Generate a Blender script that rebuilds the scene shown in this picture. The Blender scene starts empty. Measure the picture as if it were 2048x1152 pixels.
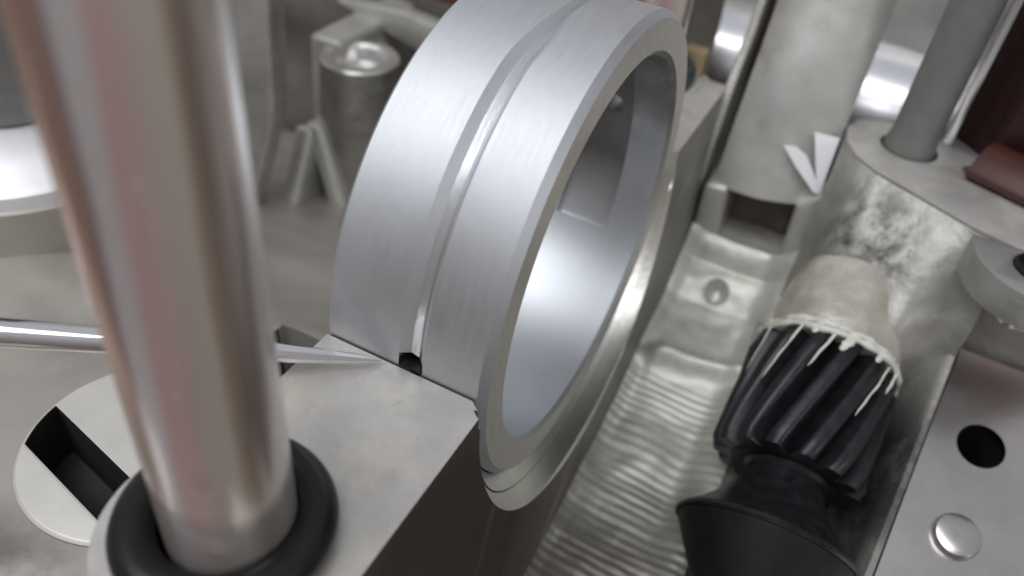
import bpy, bmesh, math, random
from mathutils import Vector, Matrix, noise
random.seed(7)
S = bpy.context.scene
COL = S.collection
PI = math.pi
# one Blender unit is one centimetre
S.unit_settings.system = 'METRIC'
S.unit_settings.scale_length = 0.01
S.unit_settings.length_unit = 'CENTIMETERS'

# ------------------------------------------------------------------ camera
cam = bpy.data.cameras.new('camera')
cam.sensor_width = 36
cam.lens = 28.66
cam.clip_start = 0.05
cam.clip_end = 2000
co = bpy.data.objects.new('camera', cam)
COL.objects.link(co)
Rc = ((0.8849637534568772, 0.3626895839798689, -0.2920537976812233),
      (0.45382054535136357, -0.5312216880824139, 0.715437230459711),
      (0.10433632006404309, -0.7656760305660484, -0.6347079237981148))
M = Matrix.Identity(4)
for i in range(3):
    M[i][0] = Rc[i][0]
    M[i][1] = -Rc[i][1]
    M[i][2] = -Rc[i][2]
M.translation = Vector((2.3612, -8.7026, 6.5547))
co.matrix_world = M
cam.dof.use_dof = True
cam.dof.focus_distance = 9.6
cam.dof.aperture_fstop = 0.185
S.camera = co
S.render.resolution_x = 1024
S.render.resolution_y = 576

# ------------------------------------------------------------------ world and lamps (workshop light from above)
w = bpy.data.worlds.new('World')
S.world = w
w.use_nodes = True
nt = w.node_tree
bg = nt.nodes['Background']
tc = nt.nodes.new('ShaderNodeTexCoord')
sp = nt.nodes.new('ShaderNodeSeparateXYZ')
mr = nt.nodes.new('ShaderNodeMapRange')
mr.inputs['From Min'].default_value = -1
mr.inputs['From Max'].default_value = 1
cr = nt.nodes.new('ShaderNodeValToRGB')
cr.color_ramp.elements[0].position = 0.25
cr.color_ramp.elements[0].color = (0.16, 0.14, 0.13, 1)
cr.color_ramp.elements[1].position = 0.9
cr.color_ramp.elements[1].color = (0.52, 0.53, 0.56, 1)
e = cr.color_ramp.elements.new(0.55)
e.color = (0.29, 0.275, 0.26, 1)
nt.links.new(tc.outputs['Generated'], sp.inputs[0])
nt.links.new(sp.outputs['Z'], mr.inputs['Value'])
nt.links.new(mr.outputs[0], cr.inputs[0])
nt.links.new(cr.outputs[0], bg.inputs['Color'])
bg.inputs['Strength'].default_value = 0.64


def lamp(name, d, dist, sx, sy, power, color, roll=0.0):
    l = bpy.data.lights.new(name, 'AREA')
    l.shape = 'RECTANGLE'
    l.size = sx
    l.size_y = sy
    l.energy = power
    l.color = color
    o = bpy.data.objects.new(name, l)
    COL.objects.link(o)
    d = Vector(d).normalized()
    o.location = d * dist
    q = d.to_track_quat('Z', 'Y')
    o.rotation_euler = (q.to_matrix() @ Matrix.Rotation(roll, 3, 'Z')).to_euler()
    return o


# ceiling tubes seen in the shine of the ring, the bore and the pick
lamp('ceiling_tube', (-0.31, -0.62, 0.74), 150, 120, 16, 40000, (0.93, 0.96, 1.0))
lamp('ceiling_tube.001', (-0.16, -0.34, 0.93), 160, 130, 60, 88000, (0.97, 0.98, 1.0))
lamp('ceiling_tube.002', (0.88, -0.30, 0.37), 150, 70, 10, 20000, (0.97, 0.98, 1.0))
S.view_settings.view_transform = 'Standard'
S.view_settings.look = 'None'
S.view_settings.exposure = 0.58
S.view_settings.gamma = 1.0


# ------------------------------------------------------------------ materials
def mat(name, color, metallic=0.0, rough=0.5, var=0.0, var2=None, scale=2.0, bump=0.0, bscale=20.0, stretch=(1, 1, 1),
        rvar=0.0, detail=6.0, extra=None, spec=0.5, bdist=0.05):
    m = bpy.data.materials.new(name)
    m.use_nodes = True
    n = m.node_tree.nodes
    L = m.node_tree.links.new
    b = n['Principled BSDF']
    b.inputs['Metallic'].default_value = metallic
    b.inputs['Roughness'].default_value = rough
    b.inputs['Specular IOR Level'].default_value = spec
    t = n.new('ShaderNodeTexCoord')
    mp = n.new('ShaderNodeMapping')
    mp.inputs['Scale'].default_value = stretch
    L(t.outputs['Object'], mp.inputs[0])
    nz = n.new('ShaderNodeTexNoise')
    nz.inputs['Scale'].default_value = scale
    nz.inputs['Detail'].default_value = detail
    nz.inputs['Roughness'].default_value = 0.6
    L(mp.outputs[0], nz.inputs['Vector'])
    c2 = var2 or tuple(max(0, c * (1 - var)) for c in color)
    c1 = color if var2 else tuple(min(1, c * (1 + var)) for c in color)
    rp = n.new('ShaderNodeValToRGB')
    rp.color_ramp.elements[0].position = 0.32
    rp.color_ramp.elements[1].position = 0.68
    rp.color_ramp.elements[0].color = (*c2, 1)
    rp.color_ramp.elements[1].color = (*c1, 1)
    L(nz.outputs['Fac'], rp.inputs[0])
    col = rp.outputs[0]
    if extra:
        col = extra(n, L, t, col)
    L(col, b.inputs['Base Color'])
    if rvar:
        r = n.new('ShaderNodeMapRange')
        r.inputs['To Min'].default_value = rough - rvar
        r.inputs['To Max'].default_value = rough + rvar
        r.inputs['From Min'].default_value = 0.3
        r.inputs['From Max'].default_value = 0.7
        L(nz.outputs['Fac'], r.inputs['Value'])
        L(r.outputs[0], b.inputs['Roughness'])
    if bump:
        nb = n.new('ShaderNodeTexNoise')
        nb.inputs['Scale'].default_value = bscale
        nb.inputs['Detail'].default_value = 4
        L(mp.outputs[0], nb.inputs['Vector'])
        bp = n.new('ShaderNodeBump')
        bp.inputs['Strength'].default_value = bump
        bp.inputs['Distance'].default_value = bdist
        L(nb.outputs['Fac'], bp.inputs['Height'])
        L(bp.outputs[0], b.inputs['Normal'])
    return m


def stain_shade(color, scale, lo, hi, amount=0.8, seed=0.0, mask=None, radius=1.0):
    """dirt, or shade and reflections painted in: thresholded noise mixed over the base colour, optionally only near a point"""
    def f(n, L, t, col):
        mp = n.new('ShaderNodeMapping')
        mp.inputs['Location'].default_value = (seed, seed * 1.7, seed * 0.3)
        L(t.outputs['Object'], mp.inputs[0])
        nz = n.new('ShaderNodeTexNoise')
        nz.inputs['Scale'].default_value = scale
        nz.inputs['Detail'].default_value = 8
        nz.inputs['Roughness'].default_value = 0.65
        L(mp.outputs[0], nz.inputs['Vector'])
        r = n.new('ShaderNodeMapRange')
        r.inputs['From Min'].default_value = lo
        r.inputs['From Max'].default_value = hi
        r.inputs['To Max'].default_value = amount
        L(nz.outputs['Fac'], r.inputs['Value'])
        fac = r.outputs[0]
        if mask:
            d = n.new('ShaderNodeVectorMath')
            d.operation = 'DISTANCE'
            L(t.outputs['Object'], d.inputs[0])
            d.inputs[1].default_value = mask
            r2 = n.new('ShaderNodeMapRange')
            r2.inputs['From Min'].default_value = radius
            r2.inputs['From Max'].default_value = radius * 0.35
            L(d.outputs['Value'], r2.inputs['Value'])
            mu = n.new('ShaderNodeMath')
            mu.operation = 'MULTIPLY'
            L(fac, mu.inputs[0])
            L(r2.outputs[0], mu.inputs[1])
            fac = mu.outputs[0]
        mx = n.new('ShaderNodeMix')
        mx.data_type = 'RGBA'
        L(fac, mx.inputs['Factor'])
        L(col, mx.inputs['A'])
        mx.inputs['B'].default_value = (*color, 1)
        return mx.outputs['Result']
    return f


def scratches(color, scale, stretch, width=0.006, amount=0.5, seed=0.0, rot=(0, 0, 0)):
    def f(n, L, t, col):
        mp = n.new('ShaderNodeMapping')
        mp.inputs['Location'].default_value = (seed, seed, seed)
        mp.inputs['Rotation'].default_value = rot
        mp.inputs['Scale'].default_value = stretch
        L(t.outputs['Object'], mp.inputs[0])
        nz = n.new('ShaderNodeTexNoise')
        nz.inputs['Scale'].default_value = scale
        nz.inputs['Detail'].default_value = 1
        L(mp.outputs[0], nz.inputs['Vector'])
        a = n.new('ShaderNodeMath')
        a.operation = 'SUBTRACT'
        L(nz.outputs['Fac'], a.inputs[0])
        a.inputs[1].default_value = 0.62
        b = n.new('ShaderNodeMath')
        b.operation = 'ABSOLUTE'
        L(a.outputs[0], b.inputs[0])
        r = n.new('ShaderNodeMapRange')
        r.inputs['From Min'].default_value = width
        r.inputs['From Max'].default_value = 0.0
        r.inputs['To Max'].default_value = amount
        L(b.outputs[0], r.inputs['Value'])
        mx = n.new('ShaderNodeMix')
        mx.data_type = 'RGBA'
        L(r.outputs[0], mx.inputs['Factor'])
        L(col, mx.inputs['A'])
        mx.inputs['B'].default_value = (*color, 1)
        return mx.outputs['Result']
    return f


def chain(*fs):
    def f(n, L, t, col):
        for g in fs:
            col = g(n, L, t, col)
        return col
    return f


MT = {}
MT['ring'] = mat('turned_aluminium', (0.535, 0.55, 0.575), 1.0, 0.55, 0.035, scale=2.2, bump=0.05, bscale=6, stretch=(26, 0.8, 0.8), rvar=0.04, bdist=0.01,
                 extra=chain(stain_shade((0.46, 0.47, 0.50), 1.6, 0.5, 0.75, 0.5), stain_shade((0.33, 0.34, 0.36), 9.0, 0.66, 0.74, 0.5, 4.0), scratches((0.34, 0.34, 0.37), 0.9, (7, 0.8, 0.8), 0.004, 0.4, 2.0, (0, 0, 0.25))))
MT['ring_inside'] = mat('bored_aluminium', (0.58, 0.60, 0.63), 1.0, 0.47, 0.02, scale=2.0, stretch=(20, 1, 1), extra=chain(stain_shade((0.48, 0.49, 0.51), 2.5, 0.55, 0.8, 0.4), stain_shade((0.20, 0.19, 0.175), 0.6, 0.2, 0.5, 0.85, 2.0, (-0.4, 1.9, 1.9), 2.9)))  # last mask paints the shade of the upper bore into the metal
MT['recess'] = mat('shade_painted_recess', (0.17, 0.163, 0.155), 0.95, 0.42, 0.10, scale=2.0, extra=stain_shade((0.56, 0.57, 0.59), 0.5, 0.0, 0.1, 1.0, 0.0, (-1.1, 2.45, -1.35), 1.35))  # dark base and pale lower end: shading of the bore painted in
MT['ring_face'] = mat('faced_aluminium', (0.72, 0.695, 0.645), 0.8, 0.40, 0.06, scale=3.0, bump=0.14, bscale=14, stretch=(1, 2, 2), bdist=0.02)
MT['groove'] = mat('bright_groove_metal', (0.74, 0.75, 0.77), 1.0, 0.28, 0.06, scale=4, bump=0.2, bscale=8, stretch=(10, 1, 1), bdist=0.02)
MT['face'] = mat('parting_face_metal', (0.50, 0.48, 0.455), 0.55, 0.48, 0.10, scale=1.6, bump=0.12, bscale=30, bdist=0.02,
                 extra=chain(stain_shade((0.62, 0.58, 0.50), 1.4, 0.5, 0.66, 0.6, 3.1), stain_shade((0.36, 0.35, 0.35), 1.1, 0.48, 0.68, 0.55, 9.0), stain_shade((0.25, 0.24, 0.24), 6.0, 0.63, 0.72, 0.5, 19.0), scratches((0.62, 0.60, 0.57), 1.5, (1, 5, 1), 0.010, 0.5, 3.0, (0, 0, 0.6))))
MT['cast'] = mat('sand_cast_aluminium', (0.45, 0.435, 0.405), 0.55, 0.50, 0.14, scale=1.1, bump=0.35, bscale=9, bdist=0.05, rvar=0.08,
                 extra=stain_shade((0.24, 0.22, 0.19), 1.6, 0.56, 0.72, 0.55, 2.0))
MT['cast_light'] = mat('shot_blasted_aluminium', (0.56, 0.555, 0.53), 0.6, 0.46, 0.08, scale=0.9, bump=0.12, bscale=9, bdist=0.03, rvar=0.03,
                       extra=stain_shade((0.36, 0.34, 0.27), 2.0, 0.56, 0.72, 0.5, 5.0))
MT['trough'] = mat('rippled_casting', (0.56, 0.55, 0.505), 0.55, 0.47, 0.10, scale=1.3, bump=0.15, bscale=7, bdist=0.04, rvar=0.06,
                   extra=chain(stain_shade((0.34, 0.33, 0.26), 2.0, 0.54, 0.72, 0.5, 5.0), stain_shade((0.10, 0.09, 0.08), 1.2, 0.10, 0.5, 0.9, 2.0, (1.2, -2.6, 4.2), 4.6)))  # second mask paints the shade on the lower trough
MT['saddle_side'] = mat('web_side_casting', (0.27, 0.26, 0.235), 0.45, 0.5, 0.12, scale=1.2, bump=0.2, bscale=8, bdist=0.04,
                        extra=chain(stain_shade((0.055, 0.038, 0.032), 0.9, 0.05, 0.30, 0.97, 1.0, (0.2, -4.6, 6.6), 6.2), stain_shade((0.03, 0.025, 0.022), 3.0, 0.55, 0.7, 0.7, 8.0, (0.1, -2.6, 5.8), 2.6)))  # brown deepens toward the near end of the side
MT['back'] = mat('brown_grey_wall_casting', (0.17, 0.155, 0.135), 0.4, 0.55, 0.2, scale=0.8, bump=0.2, bscale=5)  # even dark brown-grey for the left back wall
MT['boss'] = mat('oily_boss_casting', (0.27, 0.26, 0.235), 0.5, 0.5, 0.15, scale=1.2, bump=0.3, bscale=8, extra=stain_shade((0.11, 0.105, 0.09), 1.4, 0.5, 0.7, 0.7, 7.0))
MT['cast_brown'] = mat('oil_stained_aluminium', (0.43, 0.405, 0.365), 0.55, 0.46, 0.05, scale=0.6, bump=0.05, bscale=6, bdist=0.04,
                       extra=chain(stain_shade((0.31, 0.275, 0.24), 0.5, 0.5, 0.8, 0.5, 4.0), stain_shade((0.06, 0.05, 0.042), 1.4, 0.25, 0.55, 0.9, 1.0, (-4.1, -7.2, 6.7), 1.7), stain_shade((0.26, 0.23, 0.20), 0.7, 0.4, 0.75, 0.5, 3.0, (-7.0, -3.2, 6.8), 2.6)))
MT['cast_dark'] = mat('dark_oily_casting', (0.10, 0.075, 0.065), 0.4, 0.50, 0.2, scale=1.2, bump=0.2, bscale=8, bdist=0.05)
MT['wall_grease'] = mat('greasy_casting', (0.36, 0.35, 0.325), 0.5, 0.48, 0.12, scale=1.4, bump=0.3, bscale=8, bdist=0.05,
                        extra=chain(stain_shade((0.05, 0.045, 0.04), 3.0, 0.40, 0.62, 0.9, 1.0, (3.35, 4.0, 8.3), 1.2),
                                    stain_shade((0.06, 0.055, 0.05), 1.3, 0.12, 0.50, 0.93, 6.0, (4.75, 1.5, 5.6), 2.3)))
MT['machined'] = mat('milled_aluminium', (0.66, 0.65, 0.63), 0.8, 0.34, 0.06, scale=2.0, bump=0.08, bscale=25, bdist=0.02)
MT['pad'] = mat('milled_pad', (0.62, 0.60, 0.56), 0.4, 0.5, 0.05, scale=2)
MT['white_rim'] = mat('bright_turned_rim', (0.80, 0.80, 0.82), 0.5, 0.5, 0.04, scale=2)
MT['chamfer'] = mat('bright_chamfer', (0.80, 0.79, 0.75), 1.0, 0.30, 0.05, scale=5.0, bump=0.12, bscale=10, bdist=0.02,
                    extra=stain_shade((0.62, 0.42, 0.22), 6.0, 0.62, 0.72, 0.6))
MT['polish'] = mat('polished_steel', (0.80, 0.80, 0.83), 1.0, 0.27, 0.05, scale=0.8)
MT['plate'] = mat('rolled_steel_sheet', (0.45, 0.43, 0.42), 1.0, 0.25, 0.08, scale=1.2, bump=0.05, bscale=6, bdist=0.03,
                  extra=stain_shade((0.66, 0.36, 0.33), 0.5, 0.38, 0.58, 0.75, 0.4, (0.9, 4.0, -0.3), 1.5))  # pink patch is a reflection painted into the sheet
MT['rubber'] = mat('black_rubber', (0.006, 0.006, 0.0065), 0.0, 0.33, 0.2, scale=5, spec=0.32)
MT['rubber_blue'] = mat('blue_black_rubber', (0.02, 0.032, 0.045), 0.0, 0.35, 0.2, scale=5)
MT['black_steel'] = mat('black_oxide_steel', (0.024, 0.025, 0.028), 0.6, 0.36, 0.3, scale=4, bump=0.15, bscale=25, bdist=0.02, rvar=0.08)
MT['drum_shade'] = mat('drum_shade_black', (0.007, 0.007, 0.0075), 0.0, 0.5, 0.3, scale=3, spec=0.25)  # near-black: shade under the flange put into the colour
MT['bush'] = mat('tan_greasy_bush', (0.43, 0.405, 0.345), 0.25, 0.32, 0.14, scale=2.4, bump=0.5, bscale=5, bdist=0.06,
                 extra=stain_shade((0.56, 0.54, 0.48), 2.5, 0.5, 0.7, 0.6))
MT['grease'] = mat('white_assembly_grease', (0.56, 0.56, 0.51), 0.0, 0.26, 0.10, scale=4, bump=0.4, bscale=7, bdist=0.04)
MT['chrome'] = mat('chrome_plate', (0.74, 0.73, 0.75), 1.0, 0.05, 0.02)
MT['grey_rod'] = mat('phosphated_steel', (0.20, 0.20, 0.19), 0.35, 0.52, 0.08, scale=3, bump=0.1, bscale=30, bdist=0.02)
MT['maroon'] = mat('maroon_plastic', (0.026, 0.006, 0.007), 0.0, 0.5, 0.2, scale=1.0)
MT['maroon_lip'] = mat('red_brown_plastic', (0.052, 0.013, 0.009), 0.0, 0.45, 0.15, scale=2.0)
MT['hole'] = mat('hole_shade', (0.012, 0.011, 0.010), 0.0, 0.6, 0.2)  # near-black that paints the depth shade inside holes and gaps
MT['tan'] = mat('tan_fibre', (0.33, 0.25, 0.15), 0.0, 0.5, 0.2, scale=4)
MT['white'] = mat('white_glint', (0.82, 0.82, 0.84), 0.0, 0.4, 0.03)  # flat white that carries a highlight in its colour
MT['red'] = mat('dull_red_paint', (0.10, 0.02, 0.018), 0.0, 0.5, 0.2)


def reflection_band_mat():
    """copper-tinted steel: reflections of the surroundings painted as lengthwise colour bands"""
    def f(n, L, t, col):
        # a little wander along the length, then colour by the side of the stud
        mp = n.new('ShaderNodeMapping')
        mp.inputs['Scale'].default_value = (1.5, 1.5, 0.22)
        L(t.outputs['Object'], mp.inputs[0])
        nz = n.new('ShaderNodeTexNoise')
        nz.inputs['Scale'].default_value = 1.4
        nz.inputs['Detail'].default_value = 4
        L(mp.outputs[0], nz.inputs['Vector'])
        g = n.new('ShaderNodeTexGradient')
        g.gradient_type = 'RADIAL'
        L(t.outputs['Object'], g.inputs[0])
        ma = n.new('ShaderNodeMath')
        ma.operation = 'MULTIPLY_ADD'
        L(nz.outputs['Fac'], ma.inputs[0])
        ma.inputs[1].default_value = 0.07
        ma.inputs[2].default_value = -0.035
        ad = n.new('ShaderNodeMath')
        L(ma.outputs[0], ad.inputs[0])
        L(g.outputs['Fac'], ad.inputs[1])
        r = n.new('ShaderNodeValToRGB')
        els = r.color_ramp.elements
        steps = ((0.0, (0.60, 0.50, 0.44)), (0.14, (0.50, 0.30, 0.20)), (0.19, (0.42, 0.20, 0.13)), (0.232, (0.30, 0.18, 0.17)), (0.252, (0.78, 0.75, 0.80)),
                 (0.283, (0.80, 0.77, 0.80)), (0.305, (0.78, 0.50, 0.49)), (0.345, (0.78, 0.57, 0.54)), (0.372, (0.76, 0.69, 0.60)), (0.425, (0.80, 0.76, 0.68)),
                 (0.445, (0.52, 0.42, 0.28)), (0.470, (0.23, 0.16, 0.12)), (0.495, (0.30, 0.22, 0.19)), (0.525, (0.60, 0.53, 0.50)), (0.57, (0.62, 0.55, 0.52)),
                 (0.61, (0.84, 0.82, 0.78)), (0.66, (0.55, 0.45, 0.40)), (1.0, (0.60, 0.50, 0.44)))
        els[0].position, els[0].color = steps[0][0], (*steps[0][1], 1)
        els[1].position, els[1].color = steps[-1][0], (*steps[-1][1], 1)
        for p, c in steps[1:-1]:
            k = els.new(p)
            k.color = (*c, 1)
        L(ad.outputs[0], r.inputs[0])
        # painted reflection bands fade to one pale tone toward the foot, with a ragged edge
        sz = n.new('ShaderNodeSeparateXYZ')
        L(t.outputs['Object'], sz.inputs[0])
        m2 = n.new('ShaderNodeMath')
        m2.operation = 'MULTIPLY_ADD'
        L(nz.outputs['Fac'], m2.inputs[0])
        m2.inputs[1].default_value = 2.2
        L(sz.outputs['Z'], m2.inputs[2])
        fr = n.new('ShaderNodeMapRange')
        fr.inputs['From Min'].default_value = 3.0
        fr.inputs['From Max'].default_value = 1.5
        fr.inputs['To Min'].default_value = 0.22
        fr.inputs['To Max'].default_value = 0.8
        L(m2.outputs[0], fr.inputs['Value'])
        mx = n.new('ShaderNodeMix')
        mx.data_type = 'RGBA'
        L(fr.outputs[0], mx.inputs['Factor'])
        L(r.outputs[0], mx.inputs['A'])
        mx.inputs['B'].default_value = (0.78, 0.73, 0.70, 1)
        return chain(stain_shade((0.42, 0.33, 0.20), 2.2, 0.60, 0.72, 0.45, 4.0), scratches((0.88, 0.86, 0.84), 0.9, (3, 3, 0.25), 0.006, 0.45, 5.0, (0.1, 0.06, 0)))(n, L, t, mx.outputs['Result'])
    return mat('painted_reflection_steel', (0.5, 0.5, 0.5), 0.72, 0.22, 0.1, scale=2.0, extra=f, bump=0.04, bscale=10, bdist=0.02, stretch=(1, 1, 0.1))


MT['reflection_bands'] = reflection_band_mat()


# ------------------------------------------------------------------ builders
def thing(name, label, cat, loc=(0, 0, 0), group=None):
    o = bpy.data.objects.new(name, None)
    o.empty_display_size = 0.5
    COL.objects.link(o)
    o.location = loc
    o['label'] = label
    o['category'] = cat
    if group:
        o['group'] = group
    return o


def top(o, label, cat, group=None):
    o['label'] = label
    o['category'] = cat
    if group:
        o['group'] = group
    return o


def finish(me, mats, angle=32, flat=False):
    if not isinstance(mats, (list, tuple)):
        mats = [mats]
    me.materials.clear()
    for m in mats:
        me.materials.append(MT[m])
    if not flat:
        me.shade_smooth()
        me.set_sharp_from_angle(angle=math.radians(angle))


def root_loc(p):
    v = Vector((0, 0, 0))
    while p is not None:
        v += p.location
        p = p.parent
    return v


def link(name, me, parent=None, origin=None):
    """me is in world coordinates; the object's origin is put at `origin` (its parent's root when it is a part)"""
    base = root_loc(parent)
    if origin is None:
        origin = base if parent else Vector((0, 0, 0))
    origin = Vector(origin)
    me.transform(Matrix.Translation(-origin))
    o = bpy.data.objects.new(name, me)
    COL.objects.link(o)
    if parent:
        o.parent = parent
    o.location = origin - base
    return o


def to_mesh(bm, name='m', fix=True):
    if fix:
        bmesh.ops.recalc_face_normals(bm, faces=bm.faces)
    me = bpy.data.meshes.new(name)
    bm.to_mesh(me)
    bm.free()
    return me


def obj(name, bm, mats, parent=None, origin=None, angle=32, bevel=0.0, segs=2, fix=True):
    me = bm if isinstance(bm, bpy.types.Mesh) else to_mesh(bm, name, fix)
    if bevel:
        me = with_mods(me, [('BEVEL', dict(width=bevel, segments=segs, limit_method='ANGLE', angle_limit=math.radians(35)))])
    me.name = name
    finish(me, mats, angle)
    return link(name, me, parent, origin)


def with_mods(me, mods, cutters=()):
    t = bpy.data.objects.new('tmp', me)
    COL.objects.link(t)
    tmp = []
    for c, op in cutters:
        k = bpy.data.objects.new('tmpc', c)
        COL.objects.link(k)
        tmp.append(k)
        md = t.modifiers.new('b', 'BOOLEAN')
        md.operation = op
        md.object = k
        md.solver = 'EXACT'
    for ty, kw in mods:
        md = t.modifiers.new('m', ty)
        for a, v in kw.items():
            setattr(md, a, v)
    dg = bpy.context.evaluated_depsgraph_get()
    dg.update()
    out = bpy.data.meshes.new_from_object(t.evaluated_get(dg))
    for k in [t] + tmp:
        bpy.data.objects.remove(k)
    return out


def frame(axis):
    a = Vector(axis).normalized()
    u = a.orthogonal().normalized()
    if abs(a.z) < 0.9:
        u = Vector((0, 0, 1)).cross(a).normalized()
    return a, u, a.cross(u)


def lathe(profile, origin, axis, n=64, closed=False, bm=None, cap0=False, cap1=False):
    """profile: (distance along axis, radius)"""
    bm = bm or bmesh.new()
    a, u, v = frame(axis)
    o = Vector(origin)
    rings = []
    for h, r in profile:
        rings.append([bm.verts.new(o + a * h + (u * math.cos(2 * PI * i / n) + v * math.sin(2 * PI * i / n)) * r) for i in range(n)])
    m = len(rings)
    for k in range(m if closed else m - 1):
        p, q = rings[k], rings[(k + 1) % m]
        for i in range(n):
            bm.faces.new((p[i], p[(i + 1) % n], q[(i + 1) % n], q[i]))
    if cap0:
        bm.faces.new(rings[0])
    if cap1:
        bm.faces.new(rings[-1])
    return bm


def torus(center, axis, R, r, n=64, m=20, bm=None):
    prof = [(r * math.sin(2 * PI * k / m), R + r * math.cos(2 * PI * k / m)) for k in range(m)]
    return lathe(prof, center, axis, n, True, bm)


def prism(pts, plane, lo, hi, bm=None):
    """pts: polygon in the plane's own two coordinates, pushed from lo to hi along the third"""
    bm = bm or bmesh.new()
    def V(p, h):
        if plane == 'yz':
            return Vector((h, p[0], p[1]))
        if plane == 'xz':
            return Vector((p[0], h, p[1]))
        return Vector((p[0], p[1], h))
    A = [bm.verts.new(V(p, lo)) for p in pts]
    B = [bm.verts.new(V(p, hi)) for p in pts]
    n = len(pts)
    bm.faces.new(A)
    bm.faces.new(B)
    for i in range(n):
        bm.faces.new((A[i], A[(i + 1) % n], B[(i + 1) % n], B[i]))
    return bm


def box(x0, x1, y0, y1, z0, z1, bm=None):
    return prism([(x0, y0), (x1, y0), (x1, y1), (x0, y1)], 'xy', z0, z1, bm)


def arc(cx, cy, r, a0, a1, n):
    return [(cx + r * math.cos(math.radians(a0 + (a1 - a0) * i / n)), cy + r * math.sin(math.radians(a0 + (a1 - a0) * i / n))) for i in range(n + 1)]


def grid(fn, nu, nv, bm=None, thick=None):
    """sheet of fn(u, v) for u, v in 0..1"""
    bm = bm or bmesh.new()
    g = [[bm.verts.new(fn(i / nu, j / nv)) for j in range(nv + 1)] for i in range(nu + 1)]
    for i in range(nu):
        for j in range(nv):
            bm.faces.new((g[i][j], g[i + 1][j], g[i + 1][j + 1], g[i][j + 1]))
    return bm


def lump(p, s, amp):
    return noise.noise(Vector(p) * s) * amp


def poly(path, t):
    """point at parameter t (0..1, by length) on a polyline"""
    L = [0.0]
    for i in range(len(path) - 1):
        L.append(L[-1] + math.dist(path[i], path[i + 1]))
    d = t * L[-1]
    for i in range(len(path) - 1):
        if d <= L[i + 1] or i == len(path) - 2:
            f = (d - L[i]) / (L[i + 1] - L[i])
            return tuple(a + (b - a) * f for a, b in zip(path[i], path[i + 1]))


def smooth(e0, e1, x):
    t = min(1, max(0, (x - e0) / (e1 - e0)))
    return t * t * (3 - 2 * t)


# ================================================================== the crankcase
case = thing('crankcase', 'grey cast aluminium crankcase that carries the big bearing ring, the studs and the pinion', 'engine case', (0, 0, -9))

# --- near bearing saddle: web with a half bore, boss ends round the studs, sloping (drafted) side
XB = -2.05
SX, SY = -1.243, -5.795


def saddle_mesh():
    prof = [(-6.5, 0.0)] + arc(0, 0, 3.258, 180, 360, 72) + [(6.5, 0.0), (6.5, -9), (-6.5, -9)]
    bm = prism(prof, 'yz', XB, 0.04)
    for v in bm.verts:                     # draft: the +X side leans out downwards
        if v.co.x > -1:
            v.co.x += -0.085 * v.co.z if v.co.z < 0 else 0
    me = to_mesh(bm)
    cuts = []
    for sy in (SY, 5.85):
        b = lathe([(0, 1.13), (9, 1.13)], (SX, sy, -9), (0, 0, 1), 72, cap0=True, cap1=True)
        cuts.append((to_mesh(b), 'UNION'))
    for sy in (-6.9, 6.9):                 # trim what stands past the round boss on the near and far end
        s = 1 if sy > 0 else -1
        cut = box(-5, 5, s * 6.9, s * 12, -12, 3) if s > 0 else box(-5, 5, -12, -6.85, -12, 3)
        cuts.append((to_mesh(cut), 'DIFFERENCE'))
    cone = lathe([(-0.14, 3.258), (0.06, 3.42), (0.06, 3.445), (0.30, 3.65), (0.6, 3.65)], (0, 0, 0), (1, 0, 0), 128, cap0=True, cap1=True)
    cuts.append((to_mesh(cone), 'DIFFERENCE'))
    hole = lathe([(-3, 0.70), (1, 0.70)], (SX, SY, 0), (0, 0, 1), 48, cap0=True, cap1=True)
    cuts.append((to_mesh(hole), 'DIFFERENCE'))
    nick = prism([(-0.07, -3.36), (0.5, -3.28), (0.5, -3.46), (0.02, -3.44)], 'xy', -0.16, 0.5)
    cuts.append((to_mesh(nick), 'DIFFERENCE'))
    return with_mods(me, [('BEVEL', dict(width=0.035, segments=3, limit_method='ANGLE', angle_limit=math.radians(40)))], cuts)


sm = saddle_mesh()
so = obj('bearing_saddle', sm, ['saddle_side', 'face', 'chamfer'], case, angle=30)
for p in so.data.polygons:
    n = p.normal
    c = p.center + root_loc(so)
    r = math.hypot(c.y, c.z)
    if n.z > 0.9 and c.z > -0.2:
        p.material_index = 1
    elif c.x > -0.14 and 3.2 < r < 3.66 and c.z < -0.02 and n.y * c.y + n.z * c.z < -0.2:
        p.material_index = 2
so['label'] = 'half-round bearing saddle with grey parting face and dark brown side'


# --- trough between the webs: ripple-cast floor, ledge, pocketed ledge above
TP = [(-7.5, -5.2), (-4, -5.0), (-1.2, -4.8), (0.5, -4.6), (1.6, -4.35), (2.7, -4.02), (3.3, -3.86), (4.4, -3.55), (5.2, -3.15), (5.40, -2.75), (5.48, -2.62), (6.5, -2.6)]


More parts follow.
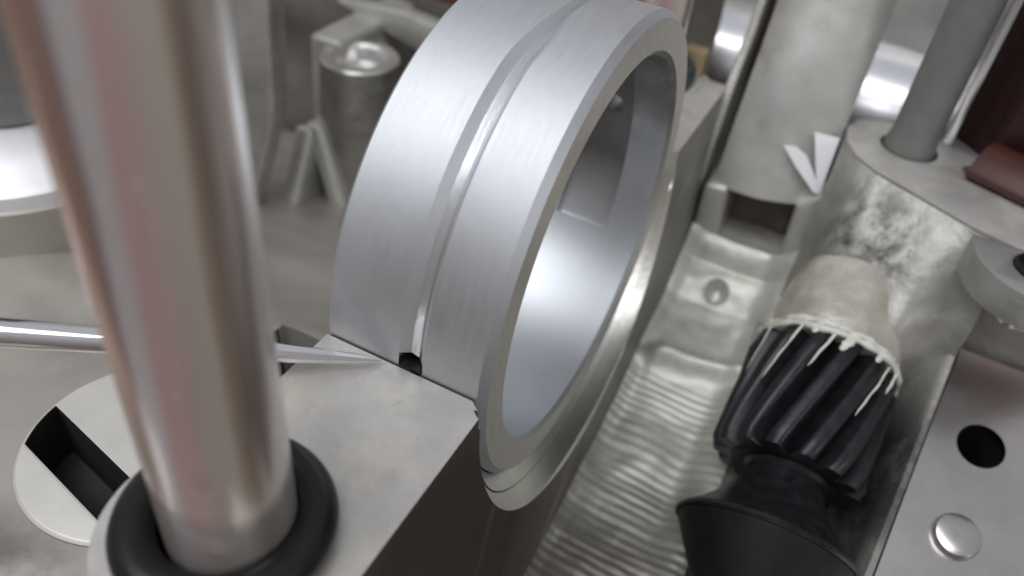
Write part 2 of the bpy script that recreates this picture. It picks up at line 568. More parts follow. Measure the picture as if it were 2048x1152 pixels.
def trough(u, v):
    y, z = poly(TP, v)
    x = 0.30 + u * 2.35
    d = lump((x, y, z), 1.1, 0.10) + lump((x, y, z), 3.0, 0.03)
    rip = smooth(2.75, 2.2, y)
    ph = y + 0.05 * noise.noise(Vector((x * 0.5, y * 0.7, 3))) + 0.05 * (x - 1)
    d += rip * (0.0095 * math.sin(ph * 2 * PI / (0.165 + 0.02 * noise.noise(Vector((0, y * 0.9, 2))))) * (0.8 + 0.9 * noise.noise(Vector((x * 1.0, y * 2, 9)))) + 0.012 * noise.noise(Vector((x * 0.5, y * 5, 0))))
    d += 0.30 * math.exp(-((y - 2.95 - 0.12 * (x - 1.3)) / 0.22) ** 2) * smooth(0.3, 0.8, x) * smooth(2.6, 2.1, x)
    dd = math.hypot(x - 1.25, (y - 4.75) * 0.8)
    d += -0.20 * smooth(0.22, 0.08, dd)
    d += smooth(1.9, 2.6, x) * 0.35 * smooth(-2, 1, y)
    d += smooth(0.65, 0.3, x) * 0.10
    return Vector((x, y - d * 0.35 * smooth(2, 5, y), z + d))


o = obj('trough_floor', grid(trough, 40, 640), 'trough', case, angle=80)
o['label'] = 'pale rippled floor of the trough with a bright ridge and a small dimple'

# tower of cast metal at the far end of the trough, with pocket under its lower edge


def tower(u, v):
    x = 0.42 + u * 1.92
    z = -1.62 + v * 7.2
    y = 5.5 + 0.30 * v * 7.2 + 0.25 * (abs(u - 0.5) * 2) ** 3
    z0 = 0.20 * u * (1 - v)
    d = lump((x, z * 0.6, 2), 0.8, 0.12) + lump((x, z, 7), 2.5, 0.012)
    return Vector((x, y - d, z + z0))


bm = grid(tower, 30, 60)
r = bmesh.ops.extrude_face_region(bm, geom=list(bm.faces))
for v_ in [g for g in r['geom'] if isinstance(g, bmesh.types.BMVert)]:
    v_.co.y += 1.2
obj('tower', bm, 'cast_light', case, angle=50)
# pocket: dark recess framed by two cheeks
bm = bmesh.new()
prism([(0.30, -2.85), (0.86, -2.75), (0.76, -1.55), (0.30, -1.6)], 'xz', 5.50, 6.7, bm)
obj('pocket_cheek', bm, 'cast_light', case, bevel=0.10, segs=3)
bm = bmesh.new()
prism([(2.10, -2.75), (2.50, -3.1), (2.50, -0.9), (2.04, -1.40)], 'xz', 5.46, 6.7, bm)
obj('pocket_cheek', bm, 'cast_light', case, bevel=0.10, segs=3)
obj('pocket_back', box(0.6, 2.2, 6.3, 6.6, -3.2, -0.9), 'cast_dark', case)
# flange beyond the tower's left side, with a shadowed gap between
bm = prism([(5.2, -5), (5.6, -1.8), (6.4, 0.3), (6.9, 1.0), (7.2, 2.2), (8.2, 5.5), (9.5, 5.5), (9.2, -5)], 'yz', 0.02, 0.20)
obj('side_flange', bm, 'cast', case, bevel=0.05)
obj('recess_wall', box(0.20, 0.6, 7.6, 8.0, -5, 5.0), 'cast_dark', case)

# --- right bearing saddle: flat parting face, front wall, round boss end
pts = [(2.36, 6.35), (2.45, 5.75), (2.70, 5.25), (3.05, 4.95), (4.61, 4.12), (5.3, 3.9), (8.5, 3.6), (8.5, 8.5), (4.9, 7.6), (4.80, 6.9), (4.74, 6.55), (4.60, 6.62), (3.9, 6.98), (2.9, 7.02), (2.5, 6.8)]


def saddle2():
    bm = prism(pts, 'xy', -6.0, 0.0)
    me = to_mesh(bm)
    h = lathe([(-1.0, 0.24), (0.5, 0.24)], (4.63, 6.02, 0), (0, 0, 1), 32, cap0=True, cap1=True)
    h2 = lathe([(-2.5, 0.50), (0.5, 0.50)], (3.47, 6.20, 0), (0, 0, 1), 40, cap0=True, cap1=True)
    return with_mods(me, [('BEVEL', dict(width=0.045, segments=2, limit_method='ANGLE', angle_limit=math.radians(40)))],
                     [(to_mesh(h), 'DIFFERENCE'), (to_mesh(h2), 'DIFFERENCE')])


s2 = obj('bearing_saddle.001', saddle2(), ['wall_grease', 'face'], case, angle=40)
for p in s2.data.polygons:
    if p.normal.z > 0.8 and p.center.z + root_loc(s2).z > -0.3:
        p.material_index = 1
s2['label'] = 'second saddle with pale flat top and greasy stained front wall'


# front wall skin: cast surface that leans toward the camera below the top edge and turns into the pinion channel
def wall2(u, v):
    x = 2.40 + u * 2.85
    ytop = 4.93 - (x - 3.05) * 0.52 if x > 3.05 else 4.95 + (3.05 - x) * 0.85
    ytop -= 0.0
    k = 1 - 0.75 * smooth(4.0, 5.2, x) - 0.6 * smooth(2.9, 2.4, x)
    dy, z = poly([(0.02, -0.04), (0.80 * k, -0.75), (1.35 * k, -1.4), (1.65 * k, -2.1), (1.8 * k, -3.0), (1.9 * k, -5.0)], v)
    y = ytop - dy
    d = lump((x, y, z), 1.2, 0.14) * smooth(0, 0.1, v) + lump((x, y, z), 3.2, 0.04) * smooth(0, 0.1, v)
    return Vector((x, y + d, z + d * 0.5))


obj('front_wall', grid(wall2, 50, 60), 'wall_grease', case, angle=80)

# channel the pinion lies in, in the pinion's own tilted frame (its axis slopes down toward the camera)
GE = Vector((0.0, -0.912, -0.41)).normalized()
GP = Vector((3.45, 1.83, -2.87))
GM = Matrix.Translation(GP) @ Matrix((Vector((1, 0, 0)), -GE, Vector((1, 0, 0)).cross(-GE))).transposed().to_4x4()


def tilt(bm):
    bmesh.ops.transform(bm, matrix=GM, verts=bm.verts)
    return bm


def channel(u, v):
    y = -7.0 + v * 10.0
    xr = 1.71 + 0.065 * y
    path = [(-1.35, -2.6), (-1.25, -1.5), (-0.9, -1.25), (-0.4, -1.38), (0.1, -1.42), (0.6, -1.36), (1.05, -1.1), (1.28, -0.6), (xr - 0.22, 0.05), (xr - 0.08, 0.27), (xr, 0.22), (xr + 0.03, -0.4), (xr + 0.03, -3.2)]
    x, z = poly(path, u)
    d = lump((x, y, z), 1.3, 0.10) * (1 - smooth(0.52, 0.60, u) * 0.95)
    return Vector((x, y, z + d))


o = obj('pinion_channel', tilt(grid(channel, 70, 50)), 'wall_grease', case, angle=60)

# --- left side: oily inner floor, round pad with slot, barrel, fin, boss, gussets


PX, PY, PZ = -4.14, -4.46, -2.08


def leftfloor(u, v):
    y = -9.5 + v * 18.5
    xe = -2.75 - 0.75 * smooth(-3.6, -2.6, y) * smooth(-0.6, -1.4, y)
    x = xe + (1 - u) * (-14 - xe)
    z = -2.12 - 0.34 * max(0, y + 3.0) ** 1.0 * smooth(-3.0, 0.5, y) + 0.05 * (x + 4)
    z -= 0.9 * smooth(-6.4, -9.0, y)
    z -= 0.6 * smooth(-3.2, -2.7, x)
    z += lump((x, y, 0), 0.45, 0.22) + lump((x, y, 5), 1.4, 0.05)
    z -= 2.6 * smooth(-4.3, -4.15, x) * smooth(-1.55, -1.7, y) * smooth(-3.5, -3.35, y)
    rr = math.hypot(x + 4.14, y + 4.46)
    k = smooth(2.6, 1.6, rr)
    z = z * (1 - k) + (PZ - 0.06) * k
    if 1.34 < rr < 1.52:
        x, y = PX + (x - PX) * 1.43 / rr, PY + (y - PY) * 1.43 / rr
    return Vector((x, y, z))


fb = grid(leftfloor, 120, 170)
bmesh.ops.delete(fb, geom=[f_ for f_ in fb.faces if all(math.hypot(v_.co.x - PX, v_.co.y - PY) < 1.435 for v_ in f_.verts)], context='FACES')
fo = obj('inner_floor', fb, ['cast_brown', 'hole'], case, angle=60)
for p in fo.data.polygons:
    c = p.center + root_loc(fo)
    if -4.25 < c.x and -3.45 < c.y < -1.62:
        p.material_index = 1  # pit faces blackened: shadow of the gap painted in



def pad():
    me = to_mesh(lathe([(-1.2, 1.50), (-0.04, 1.46), (0, 1.42)], (PX, PY, PZ), (0, 0, 1), 96, cap0=True, cap1=True))
    d = Vector((0.98, -0.20, 0)).normalized()
    nrm = Vector((-d.y, d.x, 0))
    c0 = Vector((-4.6, -5.04, 0))
    bm = bmesh.new()
    P = [c0 + d * a + nrm * b for a, b in ((-2, -0.30), (3, -0.30), (3, 0.28), (-2, 0.28))]
    prism([(p.x, p.y) for p in P], 'xy', PZ - 0.95, PZ + 1, bm)
    lim = to_mesh(lathe([(-1.0, 1.405), (1.2, 1.405)], (PX, PY, PZ), (0, 0, 1), 96, cap0=True, cap1=True))
    slot = with_mods(to_mesh(bm), [], [(lim, 'INTERSECT')])
    return with_mods(me, [('BEVEL', dict(width=0.04, segments=2, limit_method='ANGLE', angle_limit=math.radians(40)))], [(slot, 'DIFFERENCE')])


po = obj('machined_pad', pad(), ['pad', 'hole'], case, angle=30)
for p in po.data.polygons:
    if p.center.z + root_loc(po).z < PZ - 0.08:
        p.material_index = 1
po['label'] = 'round pale machined pad crossed by a deep dark slot'

# barrel with a white rim at the far left
BXc = (-10.55, -0.9, -1.28)
b = lathe([(-5, 2.45), (-0.30, 2.32), (-0.28, 2.24), (-0.06, 2.22), (0.0, 2.16), (0.02, 2.10), (0.22, 1.75), (0.40, 1.15), (0.40, 0.0001)], BXc, (0, 0, 1), 96)
bo = obj('barrel', b, ['cast_brown', 'white_rim'], case, angle=30)
for p in bo.data.polygons:
    c = p.center + root_loc(bo) - Vector(BXc)
    if c.z > -0.2 and math.hypot(c.x, c.y) < 2.3:
        p.material_index = 1

# hollow boss
HB = (-8.0, 5.75, -1.5)
b = lathe([(-6, 0.98), (-1.0, 0.93), (-0.05, 0.90), (0, 0.86), (0.0, 0.66), (-0.10, 0.56), (-0.35, 0.50), (-0.40, 0.0001)], HB, (0, 0, 1), 72)
hb = obj('hollow_boss', b, ['boss', 'machined'], case, angle=35)
for p in hb.data.polygons:
    if p.center.z + root_loc(hb).z > HB[2] - 0.5 and math.hypot(p.center.x - HB[0], p.center.y - HB[1]) < 0.9:
        p.material_index = 1
# web tying the boss to the wall, collar and gusset ribs
obj('boss_web', box(-9.4, -8.5, 5.7, 9.0, -6, -1.35), 'cast', case, bevel=0.15, segs=3)
obj('rib', prism([(3.0, -6.6), (4.9, -6.6), (4.9, -3.2), (4.55, -3.0)], 'yz', -9.0, -8.5), 'cast_light', case, bevel=0.16, segs=4)
bm = bmesh.new()
P = [(-8.85, 4.6, -3.0), (-8.35, 4.6, -2.95), (-7.0, 4.4, -6.4), (-7.55, 4.4, -6.4)]
A = [bm.verts.new(p) for p in P]
B = [bm.verts.new((p[0], p[1] + 0.9, p[2])) for p in P]
bm.faces.new(A); bm.faces.new(B)
for i in range(4):
    bm.faces.new((A[i], A[(i + 1) % 4], B[(i + 1) % 4], B[i]))
obj('rib.001', bm, 'cast_light', case, bevel=0.16, segs=4)
obj('gusset_web', prism([(-8.80, -3.15), (-8.40, -3.15), (-7.4, -6.4), (-8.85, -6.4)], 'xz', 4.95, 5.3), 'cast', case)
# upright fin beside the near stud
bm = prism([(-10.6, -6.4), (-9.3, -6.4), (-8.9, -4.2), (-8.22, -2.2), (-8.12, -1.6), (-8.0, 0.6), (-7.8, 4.0), (-10.6, 4.0)], 'xz', 2.9, 3.4)
obj('fin', bm, 'cast', case, bevel=0.08, segs=3)
# back wall
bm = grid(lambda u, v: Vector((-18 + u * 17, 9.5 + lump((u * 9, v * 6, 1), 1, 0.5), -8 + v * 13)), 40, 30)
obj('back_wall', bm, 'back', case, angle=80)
bm = grid(lambda u, v: Vector((-2 + u * 22, 17 + lump((u * 9, v * 6, 4), 1, 0.5), -9 + v * 16)), 40, 30)
obj('back_wall.001', bm, 'cast_light', case, angle=80)
# sump beneath everything
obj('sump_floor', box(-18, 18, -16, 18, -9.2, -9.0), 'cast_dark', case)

# ================================================================== the bearing ring
ring = thing('bearing_ring', 'wide silvery aluminium bearing ring standing in the saddle, grooved round its outside', 'bearing', (0, 0, 0))
RO, RI, XR = 3.235, 2.685, -2.067
N = 320


def rec_at(a):
    return a >= 333.0 or a < 207.0


def ring_body():
    bm = bmesh.new()
    ths = sorted(set([i * 1.125 for i in range(320)] + [332.6, 333.2, 207.0, 207.6]))
    rows = []
    for a in ths:
        t = math.radians(a)
        # groove: from its run-out near the top (94 deg) down the left side to below the parting line
        k = smooth(88, 116, a)
        on = smooth(55, 80, a) * smooth(205, 195, a)
        xl = -0.93 - 0.17 * k
        xm = xl + 0.035 + 0.075 * on
        xr = xm + 0.02 + (0.15 - 0.0 * k) * smooth(92.5, 110, a)
        dep = 0.085 * on
        if 176.7 < a < 181:
            dep = 0.34
            xm = xl + 0.02
        rec = a >= 333.0 or a <= 207.3
        d = 0.11 if rec else 0.0
        xb = (xm + xr) / 2 + 0.03
        row = [(XR, RI + 0.05), (XR, RO - 0.05), (XR + 0.05, RO), (xl - 0.02, RO), (xl, RO - 0.002), (xm, RO - dep),
               (xb, RO - dep * (0.95 if dep > 0.2 else 0.72)), (xr, RO - 0.002 - dep * 0.12), (xr + 0.03, RO), (-0.10, RO), (-0.005, RO - 0.085),
               (-0.005, RI + 0.07), (-0.06, RI), (-0.63, RI), (-0.65, RI + d), (-1.53, RI + d), (-1.55, RI), (XR + 0.05, RI)]
        rows.append([bm.verts.new((x, r * math.cos(t), r * math.sin(t))) for x, r in row])
    n = len(rows)
    m = len(rows[0])
    for i in range(n):
        p, q = rows[i], rows[(i + 1) % n]
        for j in range(m):
            k = (j + 1) % m
            f = bm.faces.new((p[j], p[k], q[k], q[j]))
            f.material_index = 5 if (4 <= j <= 6 and 176.7 < ths[i] < 181) else 1 if (5 <= j <= 6 and 92 < ths[i] < 205) else 3 if j == 10 else 4 if (13 <= j <= 15 and rec_at(ths[i])) else 2 if j >= 11 and j < 17 else 0
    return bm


rme = to_mesh(ring_body())
for mname in ('ring', 'groove', 'ring_inside', 'ring_face', 'recess', 'hole'):
    rme.materials.append(MT[mname])
cut = to_mesh(lathe([(1.5, 0.17), (5, 0.17)], (-1.0, 0, 0), (0, math.cos(math.radians(18)), math.sin(math.radians(18))), 24, cap0=True, cap1=True))
for mname in ('ring', 'groove', 'ring_inside', 'ring_face', 'recess', 'hole'):
    cut.materials.append(MT[mname])
for p in cut.polygons:
    p.material_index = 2
rme = with_mods(rme, [], [(cut, 'DIFFERENCE')])
# split by look: outer shell, groove, bore and end face are parts of one ring


def split(me, idx):
    b_ = bmesh.new()
    b_.from_mesh(me)
    dele = [f_ for f_ in b_.faces if f_.material_index not in idx]
    bmesh.ops.delete(b_, geom=dele, context='FACES')
    for f_ in b_.faces:
        f_.material_index = 0
    return to_mesh(b_, fix=False)


obj('outer_shell', split(rme, (0,)), 'ring', ring, angle=14)
gv = obj('oil_groove', split(rme, (1,)), 'groove', ring, angle=14)
obj('bore', split(rme, (2,)), 'ring_inside', ring, angle=14)
obj('oil_slot', split(rme, (5,)), 'hole', ring, angle=14)
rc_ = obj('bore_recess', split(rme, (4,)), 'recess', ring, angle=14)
rc_['label'] = 'darker shallow recess inside the upper bore'
obj('end_face', split(rme, (3,)), 'ring_face', ring, angle=14)

# ================================================================== studs and o-rings


def stud(name, x, y, r, z1, label, z0=-1.5, lean=(0, 0, 1)):
    t = thing(name, label, 'stud', (x, y, 0), 'copper-flashed studs beside the ring')
    obj('shank', lathe([(z0, r - 0.05), (-0.16, r - 0.05), (-0.02, r - 0.012), (0.10, r), (z1, r)], (x, y, 0), lean, 96, cap0=True, cap1=True), 'reflection_bands', t, angle=20)
    return t


stud('stud', SX + 0.08, SY + 0.02, 0.565, 11.5, 'thick copper-tinted steel stud rising through the thick black rubber ring', lean=(-0.036, 0.012, 1))
stud('stud.001', -1.46, 5.9, 0.56, 12, 'copper-tinted steel stud standing behind the top of the silvery bearing ring')


def oring(name, x, y, z, R, r, m, label):
    return top(obj(name, torus((x, y, z), (0, 0, 1), R, r, 96, 28), m, None, (x, y, z)), label, 'o-ring', 'rubber rings round the studs')


oring('o_ring', SX + 0.03, SY, 0.19, 0.77, 0.20, 'rubber', 'fat black rubber ring round the foot of the thick near stud')
oring('o_ring.001', -1.46, 5.9, 0.17, 0.76, 0.19, 'rubber_blue', 'blue-black rubber ring on the casting behind the bearing ring')
top(obj('washer', lathe([(0, 0.62), (0.05, 0.62), (0.06, 0.64), (0.06, 1.06), (0.05, 1.08), (0, 1.08)], (-1.46, 5.9, -0.02), (0, 0, 1), 72, True), 'machined', None, (-1.46, 5.9, 0)),
    'thin grey washer under the blue-black rubber ring', 'washer')
top(obj('fibre_block', box(-0.98, -0.52, 6.45, 6.82, 0.0, 0.50), 'tan', None, (-0.75, 6.6, 0), bevel=0.05), 'small tan block standing behind the blue-black rubber ring', 'block')

# grey rod on the right saddle
top(obj('rod', lathe([(-2, 0.44), (0.02, 0.44), (0.3, 0.40), (9, 0.40)], (3.47, 6.20, 0), (0, 0, 1), 64, cap0=True, cap1=True), 'grey_rod', None, (3.47, 6.2, 0)),
    'dull grey rod standing in the hole of the right saddle beside the maroon block', 'rod')

top(obj('highlight_strip', box(3.98, 4.14, 6.78, 6.9, 0.004, 9), 'polish', None, (4.06, 6.84, 0), bevel=0.02), 'added thin bright strip for an edge highlight, standing behind the dull grey rod', 'strip')  # solid strip in place of a bright edge highlight on the rod
# highlight given solid form, a bent white flake
bm = bmesh.new()
for P in ([(1.45, 5.70, -0.43), (1.66, 5.70, -0.38), (1.90, 5.68, -0.48), (2.22, 5.60, -0.85), (2.36, 5.53, -1.06), (2.24, 5.52, -1.05), (1.80, 5.60, -0.72)],
          [(1.88, 5.82, -0.06), (2.32, 5.84, -0.05), (2.345, 5.66, -0.67), (2.36, 5.54, -1.04), (2.22, 5.58, -0.84), (2.08, 5.66, -0.52)]):
    A = [bm.verts.new(p) for p in P]
    B = [bm.verts.new((p[0], p[1] - 0.05, p[2] + 0.02)) for p in P]
    bm.faces.new(A); bm.faces.new(B)
    for i in range(len(P)):
        k = (i + 1) % len(P)
        bm.faces.new((A[i], A[k], B[k], B[i]))
top(obj('glint', bm, 'white', None, (2.1, 5.65, -0.6)), 'highlight modelled as a bent white flake with a notch, lying against the tower by the right saddle', 'glint')
# lug plate and dowel at the right edge
lp = [(4.63, 3.42)] + arc(5.70, 3.40, 1.05, 185, 330, 30) + [(7.2, 3.3), (7.2, 3.6), (4.62, 3.62)]
lm = with_mods(to_mesh(prism(lp, 'xy', -0.38, 0.13)), [('BEVEL', dict(width=0.04, segments=2, limit_method='ANGLE', angle_limit=math.radians(40)))],
               [(to_mesh(lathe([(-1, 0.44), (1, 0.44)], (5.62, 3.22, 0), (0, 0, 1), 40, cap0=True, cap1=True)), 'DIFFERENCE')])
lo = top(obj('lug', lm, ['wall_grease', 'machined'], None, (5.5, 3.3, 0), angle=35), 'pale rounded lug with a hole, above the holed sheet at the right edge', 'lug')
for p in lo.data.polygons:
    if p.normal.z > 0.3:
        p.material_index = 1
dw = thing('dowel', 'bright dowel in the hole of the pale lug at the right edge', 'dowel', (5.62, 3.22, 0))
obj('pin', lathe([(-0.8, 0.25), (0.35, 0.25), (0.42, 0.20), (0.42, 0.0001)], (5.62, 3.22, 0), (0, 0, 1), 40), 'machined', dw)
obj('seal', torus((5.62, 3.22, 0.12), (0, 0, 1), 0.34, 0.085, 48, 14), 'rubber', dw)

# maroon block standing on the right saddle
mb = thing('block', 'dark maroon plastic block with red-brown lower lip, at the upper right corner', 'block', (6.3, 7.0, 0))
obj('body', prism([(4.66, 6.6), (4.68, 6.42), (4.80, 6.30), (9.5, 5.0), (9.5, 9.5), (4.2, 8.2), (4.0, 7.3)], 'xy', 0.02, 8.0), 'maroon', mb, bevel=0.08, segs=3)
bm = bmesh.new()
sec = [(0.00, 0.012), (-0.34, 0.03), (-0.42, 0.07), (-0.44, 0.13), (-0.40, 0.22), (-0.05, 0.50), (0.25, 0.55), (0.25, 0.012)]
d = Vector((4.8, -2.0, 0)).normalized()
nn = Vector((d.y, -d.x, 0))
if nn.y > 0:
    nn = -nn
st = Vector((4.72, 6.12, 0))
A = [bm.verts.new(st - nn * s + Vector((0, 0, h))) for s, h in sec]
B = [bm.verts.new(st + d * 4 - nn * s + Vector((0, 0, h))) for s, h in sec]
bm.faces.new(A); bm.faces.new(B)
for i in range(len(sec)):
    k = (i + 1) % len(sec)
    bm.faces.new((A[i], A[k], B[k], B[i]))
for v_ in bm.verts:
    v_.co += nn * 0.18 - d * 0.10
obj('lip', bm, 'maroon_lip', mb, bevel=0.04)

# ================================================================== pick
tipP = Vector((-1.27, -3.33, 0.06))
endP = Vector((-4.26, -5.49, 0.62))
ax = (endP - tipP).normalized()
pk = thing('pick', 'chromed pick pointing from the left edge to the foot of the bearing ring', 'hand tool', tuple(tipP))
Ltot = (endP - tipP).length
obj('shaft', lathe([(1.0, 0.10), (1.3, 0.118), (2.0, 0.132), (Ltot, 0.150), (Ltot + 5, 0.155)], tipP, ax, 48, cap0=True, cap1=True), 'chrome', pk, angle=20)
# flattened tip: two bevels meeting in a point
a_, u_, v_ = frame(ax)
bm = bmesh.new()
rows = []
for k in range(9):
    t = k / 8
    wv = 0.018 + (0.115 - 0.018) * t ** 0.7
    hv = 0.015 + (0.095 - 0.015) * t ** 0.7
    c = tipP + a_ * (1.15 * t)
    rows.append([bm.verts.new(c + u_ * (wv * math.cos(q)) + v_ * (hv * (1.25 if math.sin(q) > 0 else 1) * math.sin(q))) for q in [2 * PI * i / 8 + 0.2 for i in range(8)]])
for p, q in zip(rows[:-1], rows[1:]):
    for i in range(8):
        bm.faces.new((p[i], p[(i + 1) % 8], q[(i + 1) % 8], q[i]))
bm.faces.new(rows[0]); bm.faces.new(rows[-1])
obj('tip', bm, 'chrome', pk, angle=20)

# ================================================================== pinion
pin = thing('pinion', 'black helical pinion smeared with white grease, lying in its channel at the right', 'gear', tuple(GP))
YA, YB = 0.92, -1.12            # grease end, cone end
RP, RR = 1.20, 0.88
AX = AZ = 0.0


def gear_core():
    return lathe([(0, RR - 0.02), (YA - YB, RR - 0.02)], (AX, YB, AZ), (0, 1, 0), 64, cap0=True, cap1=True)


obj('core', tilt(gear_core()), 'black_steel', pin)
NT = 14
HEL = math.radians(33)          # turn of a tooth over the gear's length


def tooth(k):
    bm = bmesh.new()
    base = 2 * PI * k / NT
    rows = []
    ns = 12
    for s in range(ns + 1):
        t = s / ns
        y = YA + (YB - YA) * t
        th = base + HEL * t
        end = smooth(0.0, 0.06, t) * smooth(1.0, 0.93, t)
        rt = RP - 0.07 * (1 - end) + 0.012 * noise.noise(Vector((k * 3.1, t * 5, 0)))
        sec_ = [(-0.205, RR - 0.05), (-0.170, RR + 0.06), (-0.135, rt - 0.07), (-0.105, rt - 0.018), (-0.05, rt), (0.05, rt), (0.105, rt - 0.018), (0.135, rt - 0.07), (0.170, RR + 0.06), (0.205, RR - 0.05)]
        rows.append([bm.verts.new((AX + r * math.cos(th + w_ / r), y, AZ + r * math.sin(th + w_ / r * 1.0))) for w_, r in sec_])
    for p, q in zip(rows[:-1], rows[1:]):
        for i in range(len(p) - 1):
            bm.faces.new((p[i], p[i + 1], q[i + 1], q[i]))
    bm.faces.new(rows[0]); bm.faces.new(rows[-1])
    return bm


for k in range(NT):
    obj('tooth', tilt(tooth(k)), 'black_steel', pin, angle=45)
# flared collar toward the camera
obj('flange', tilt(lathe([(0, 0.68), (0.08, 0.62), (0.30, 0.66), (0.60, 0.84), (0.90, 1.12), (1.05, 1.30), (1.10, 1.37), (1.16, 1.40), (1.20, 1.37)], (0.05, YB, 0), (0.03, -1, 0), 96)), 'black_steel', pin, angle=25)
obj('drum', tilt(lathe([(1.20, 1.34), (1.27, 1.31), (2.1, 0.80), (2.4, 0.66), (4.2, 0.62), (4.25, 0.0001)], (0.05, YB, 0), (0.03, -1, 0), 96)), 'drum_shade', pin, angle=25)  # tapering body below the rim, its shade painted near-black
# tan bush behind the teeth
bm = bmesh.new()
rows = []
for s in range(25):
    t = s / 24
    y = YA + t * 2.25
    row = []
    for i in range(80):
        th = 2 * PI * i / 80
        r = (1.06 - 0.05 * t) * math.sqrt(max(0.0004, 1 - max(0, (t - 0.45) / 0.55) ** 2.4)) + smooth(1, 0.9, t) * 0.05 * noise.noise(Vector((math.cos(th) * 1.6, math.sin(th) * 1.6, y * 1.4))) + smooth(1, 0.9, t) * 0.012 * noise.noise(Vector((math.cos(th) * 6, math.sin(th) * 6, y * 5)))
        row.append(bm.verts.new((AX + 0.03 + r * math.cos(th), y, AZ + r * math.sin(th))))
    rows.append(row)
for p, q in zip(rows[:-1], rows[1:]):
    for i in range(80):
        bm.faces.new((p[i], p[(i + 1) % 80], q[(i + 1) % 80], q[i]))
bm.faces.new(rows[0]); bm.faces.new(rows[-1])
obj('bush', tilt(bm), 'bush', pin, angle=60)


# white grease: bead round the tooth ends, streaks on the teeth, smear on the wall
def bead(y, R, r, seed, amp=0.4):
    bm = bmesh.new()
    n, m = 160, 10
    rows = []
    for i in range(n):
        th = 2 * PI * i / n
        k = 1 + amp * noise.noise(Vector((math.cos(th) * 3 + seed, math.sin(th) * 3, 0))) + amp * 0.6 * noise.noise(Vector((math.cos(th) * 9 + seed, math.sin(th) * 9, 0)))
        rr = r * max(0.25, k)
        yy = y + 0.05 * noise.noise(Vector((math.cos(th) * 2, math.sin(th) * 2, seed)))
        rows.append([bm.verts.new((AX + (R + rr * math.cos(2 * PI * j / m)) * math.cos(th), yy + 1.15 * rr * math.sin(2 * PI * j / m), AZ + (R + rr * math.cos(2 * PI * j / m)) * math.sin(th))) for j in range(m)])
    for i in range(n):
        p, q = rows[i], rows[(i + 1) % n]
        for j in range(m):
            bm.faces.new((p[j], p[(j + 1) % m], q[(j + 1) % m], q[j]))
    return bm


gr = thing('grease', 'streaks of white grease round the top of the black pinion teeth', 'grease', tuple(GP))
obj('bead', tilt(bead(YA + 0.03, 1.155, 0.050, 1.0, 0.9)), 'grease', gr, angle=80)
obj('bead.001', tilt(bead(YA + 0.16, 1.09, 0.050, 5.0, 1.2)), 'grease', gr, angle=80)


def streak(th0, t0, t1, r0, wd, seed, rad=1.17):
    """a rope of grease lying along a tooth flank"""
    bm = bmesh.new()
    rows = []
    for s in range(15):
        f_ = s / 14
        t = t0 + (t1 - t0) * f_
        y = YA + (YB - YA) * t
        th = th0 + HEL * t + 0.02 * noise.noise(Vector((seed, f_ * 4, 0)))
        wv = wd * (0.2 + 0.8 * min(1, (1 - f_) * 5) ** 0.5) * (1 - 0.35 * f_) * (1 + 0.5 * noise.noise(Vector((seed * 2, f_ * 6, 1))))
        c = Vector((AX + rad * math.cos(th), y, AZ + rad * math.sin(th)))
        rv = Vector((math.cos(th), 0, math.sin(th)))
        tv = Vector((-math.sin(th), 0, math.cos(th)))
        rows.append([bm.verts.new(c + tv * (wv * math.cos(q)) + rv * (wv * 0.45 * math.sin(q))) for q in [2 * PI * i / 8 for i in range(8)]])
    for p, q in zip(rows[:-1], rows[1:]):
        for i in range(8):
            bm.faces.new((p[i], p[(i + 1) % 8], q[(i + 1) % 8], q[i]))
    bm.faces.new(rows[0]); bm.faces.new(rows[-1])
    return bm


for th, t0, t1, wd, sd in ((120, -0.05, 0.50, 0.026, 1), (94, -0.05, 0.34, 0.028, 2), (82, -0.05, 0.13, 0.10, 3), (43, 0.02, 0.55, 0.026, 5), (56, -0.05, 0.07, 0.07, 4), (108, -0.05, 0.05, 0.08, 6), (148, 0.0, 0.40, 0.028, 7), (31, -0.05, 0.22, 0.05, 8)):
    obj('streak', tilt(streak(math.radians(th), t0, t1, 0, wd, sd)), 'grease', gr, angle=80)

# ================================================================== sheet plate with hole and rivet
def sheet(u, v):
    y = -5.0 + v * 8.7
    x0 = 5.08 + 0.07 * y
    x = x0 + u * (9.0 - x0)
    z = -3.55 + 0.40 * y * smooth(-3.5, 0, y) + 0.05 * max(0, y - 2.0) ** 1.7
    return Vector((x, y, z + lump((x, y, 0), 0.6, 0.03)))


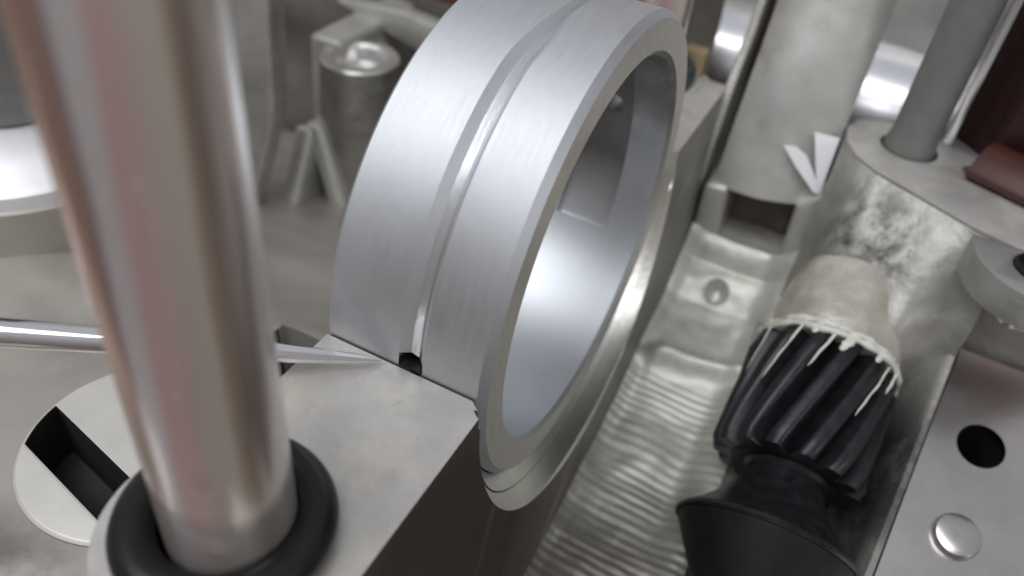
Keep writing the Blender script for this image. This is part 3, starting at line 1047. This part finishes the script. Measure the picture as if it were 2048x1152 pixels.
bm = grid(sheet, 40, 80)
r = bmesh.ops.extrude_face_region(bm, geom=list(bm.faces))
for v_ in [g_ for g_ in r['geom'] if isinstance(g_, bmesh.types.BMVert)]:
    v_.co.z -= 0.15
pm = to_mesh(bm)
HX, HY, HZ = 6.0, 2.33, -2.55
pm = with_mods(pm, [], [(to_mesh(lathe([(-2, 0.355), (2, 0.355)], (HX, HY, HZ), (0, -0.37, 0.93), 48, cap0=True, cap1=True)), 'DIFFERENCE')])
pl = thing('cover_sheet', 'bent shiny steel sheet with a round hole and a rivet, at the lower right', 'sheet metal', (5.5, 0, -1.6))
obj('sheet', pm, 'plate', pl, angle=40)
obj('hole_shade_cup', lathe([(-2.5, 0.0001), (-2.5, 0.40), (-0.12, 0.40)], (HX, HY, HZ), (0, -0.37, 0.93), 40), 'hole', pl)  # added black cup that darkens the hole from behind
rv_ = Vector((5.96, 0.90, 0))
rz = -3.55 + 0.40 * rv_.y
obj('rivet', lathe([(-0.2, 0.34), (0.06, 0.34), (0.14, 0.31), (0.17, 0.22), (0.16, 0.0001)], (5.96, 0.90, rz), (0, -0.37, 0.93), 48), 'plate', pl, angle=40)

# ================================================================== far things
top(obj('shaft', lathe([(0, 1.9), (30, 1.9)], (-6, 13.2, -2.6), (1, 0, 0), 96, cap0=True, cap1=True), 'polish', None, (0, 13.2, -2.6)),
    'thick polished steel shaft lying across behind the pale tower', 'shaft')
top(obj('plunger', lathe([(0, 0.0001), (0.0, 0.9), (0.15, 1.08), (0.5, 1.12), (8, 1.12)], (-10.75, -0.75, -0.95), (0, 0, 1), 64), 'grey_rod', None, (-10.9, -0.55, -1.75)),
    'dark grey plunger standing in the white-rimmed barrel at the far left', 'plunger')
bk = thing('bracket', 'pale bracket with a bolt, seen above the hollow boss behind the ring', 'bracket', (-9, 8.6, -2))
obj('arm', prism([(-9.9, -1.2), (-7.2, -1.9), (-5.8, -1.7), (-5.8, -1.2), (-8, -1.0)], 'xz', 7.4, 7.9), 'cast_light', bk, bevel=0.06)
obj('bolt', lathe([(0, 0.24), (0.2, 0.24), (0.22, 0.18), (0.3, 0.18)], (-8.6, 7.4, -1.9), (0, -1, 0), 6, cap0=True, cap1=True), 'machined', bk)
top(obj('red_bar', box(-8.6, -5.0, 8.0, 8.3, -0.72, -0.4), 'red', None, (-7, 8.2, -1), bevel=0.04), 'dull red bar above the pale bracket at the top edge', 'bar')
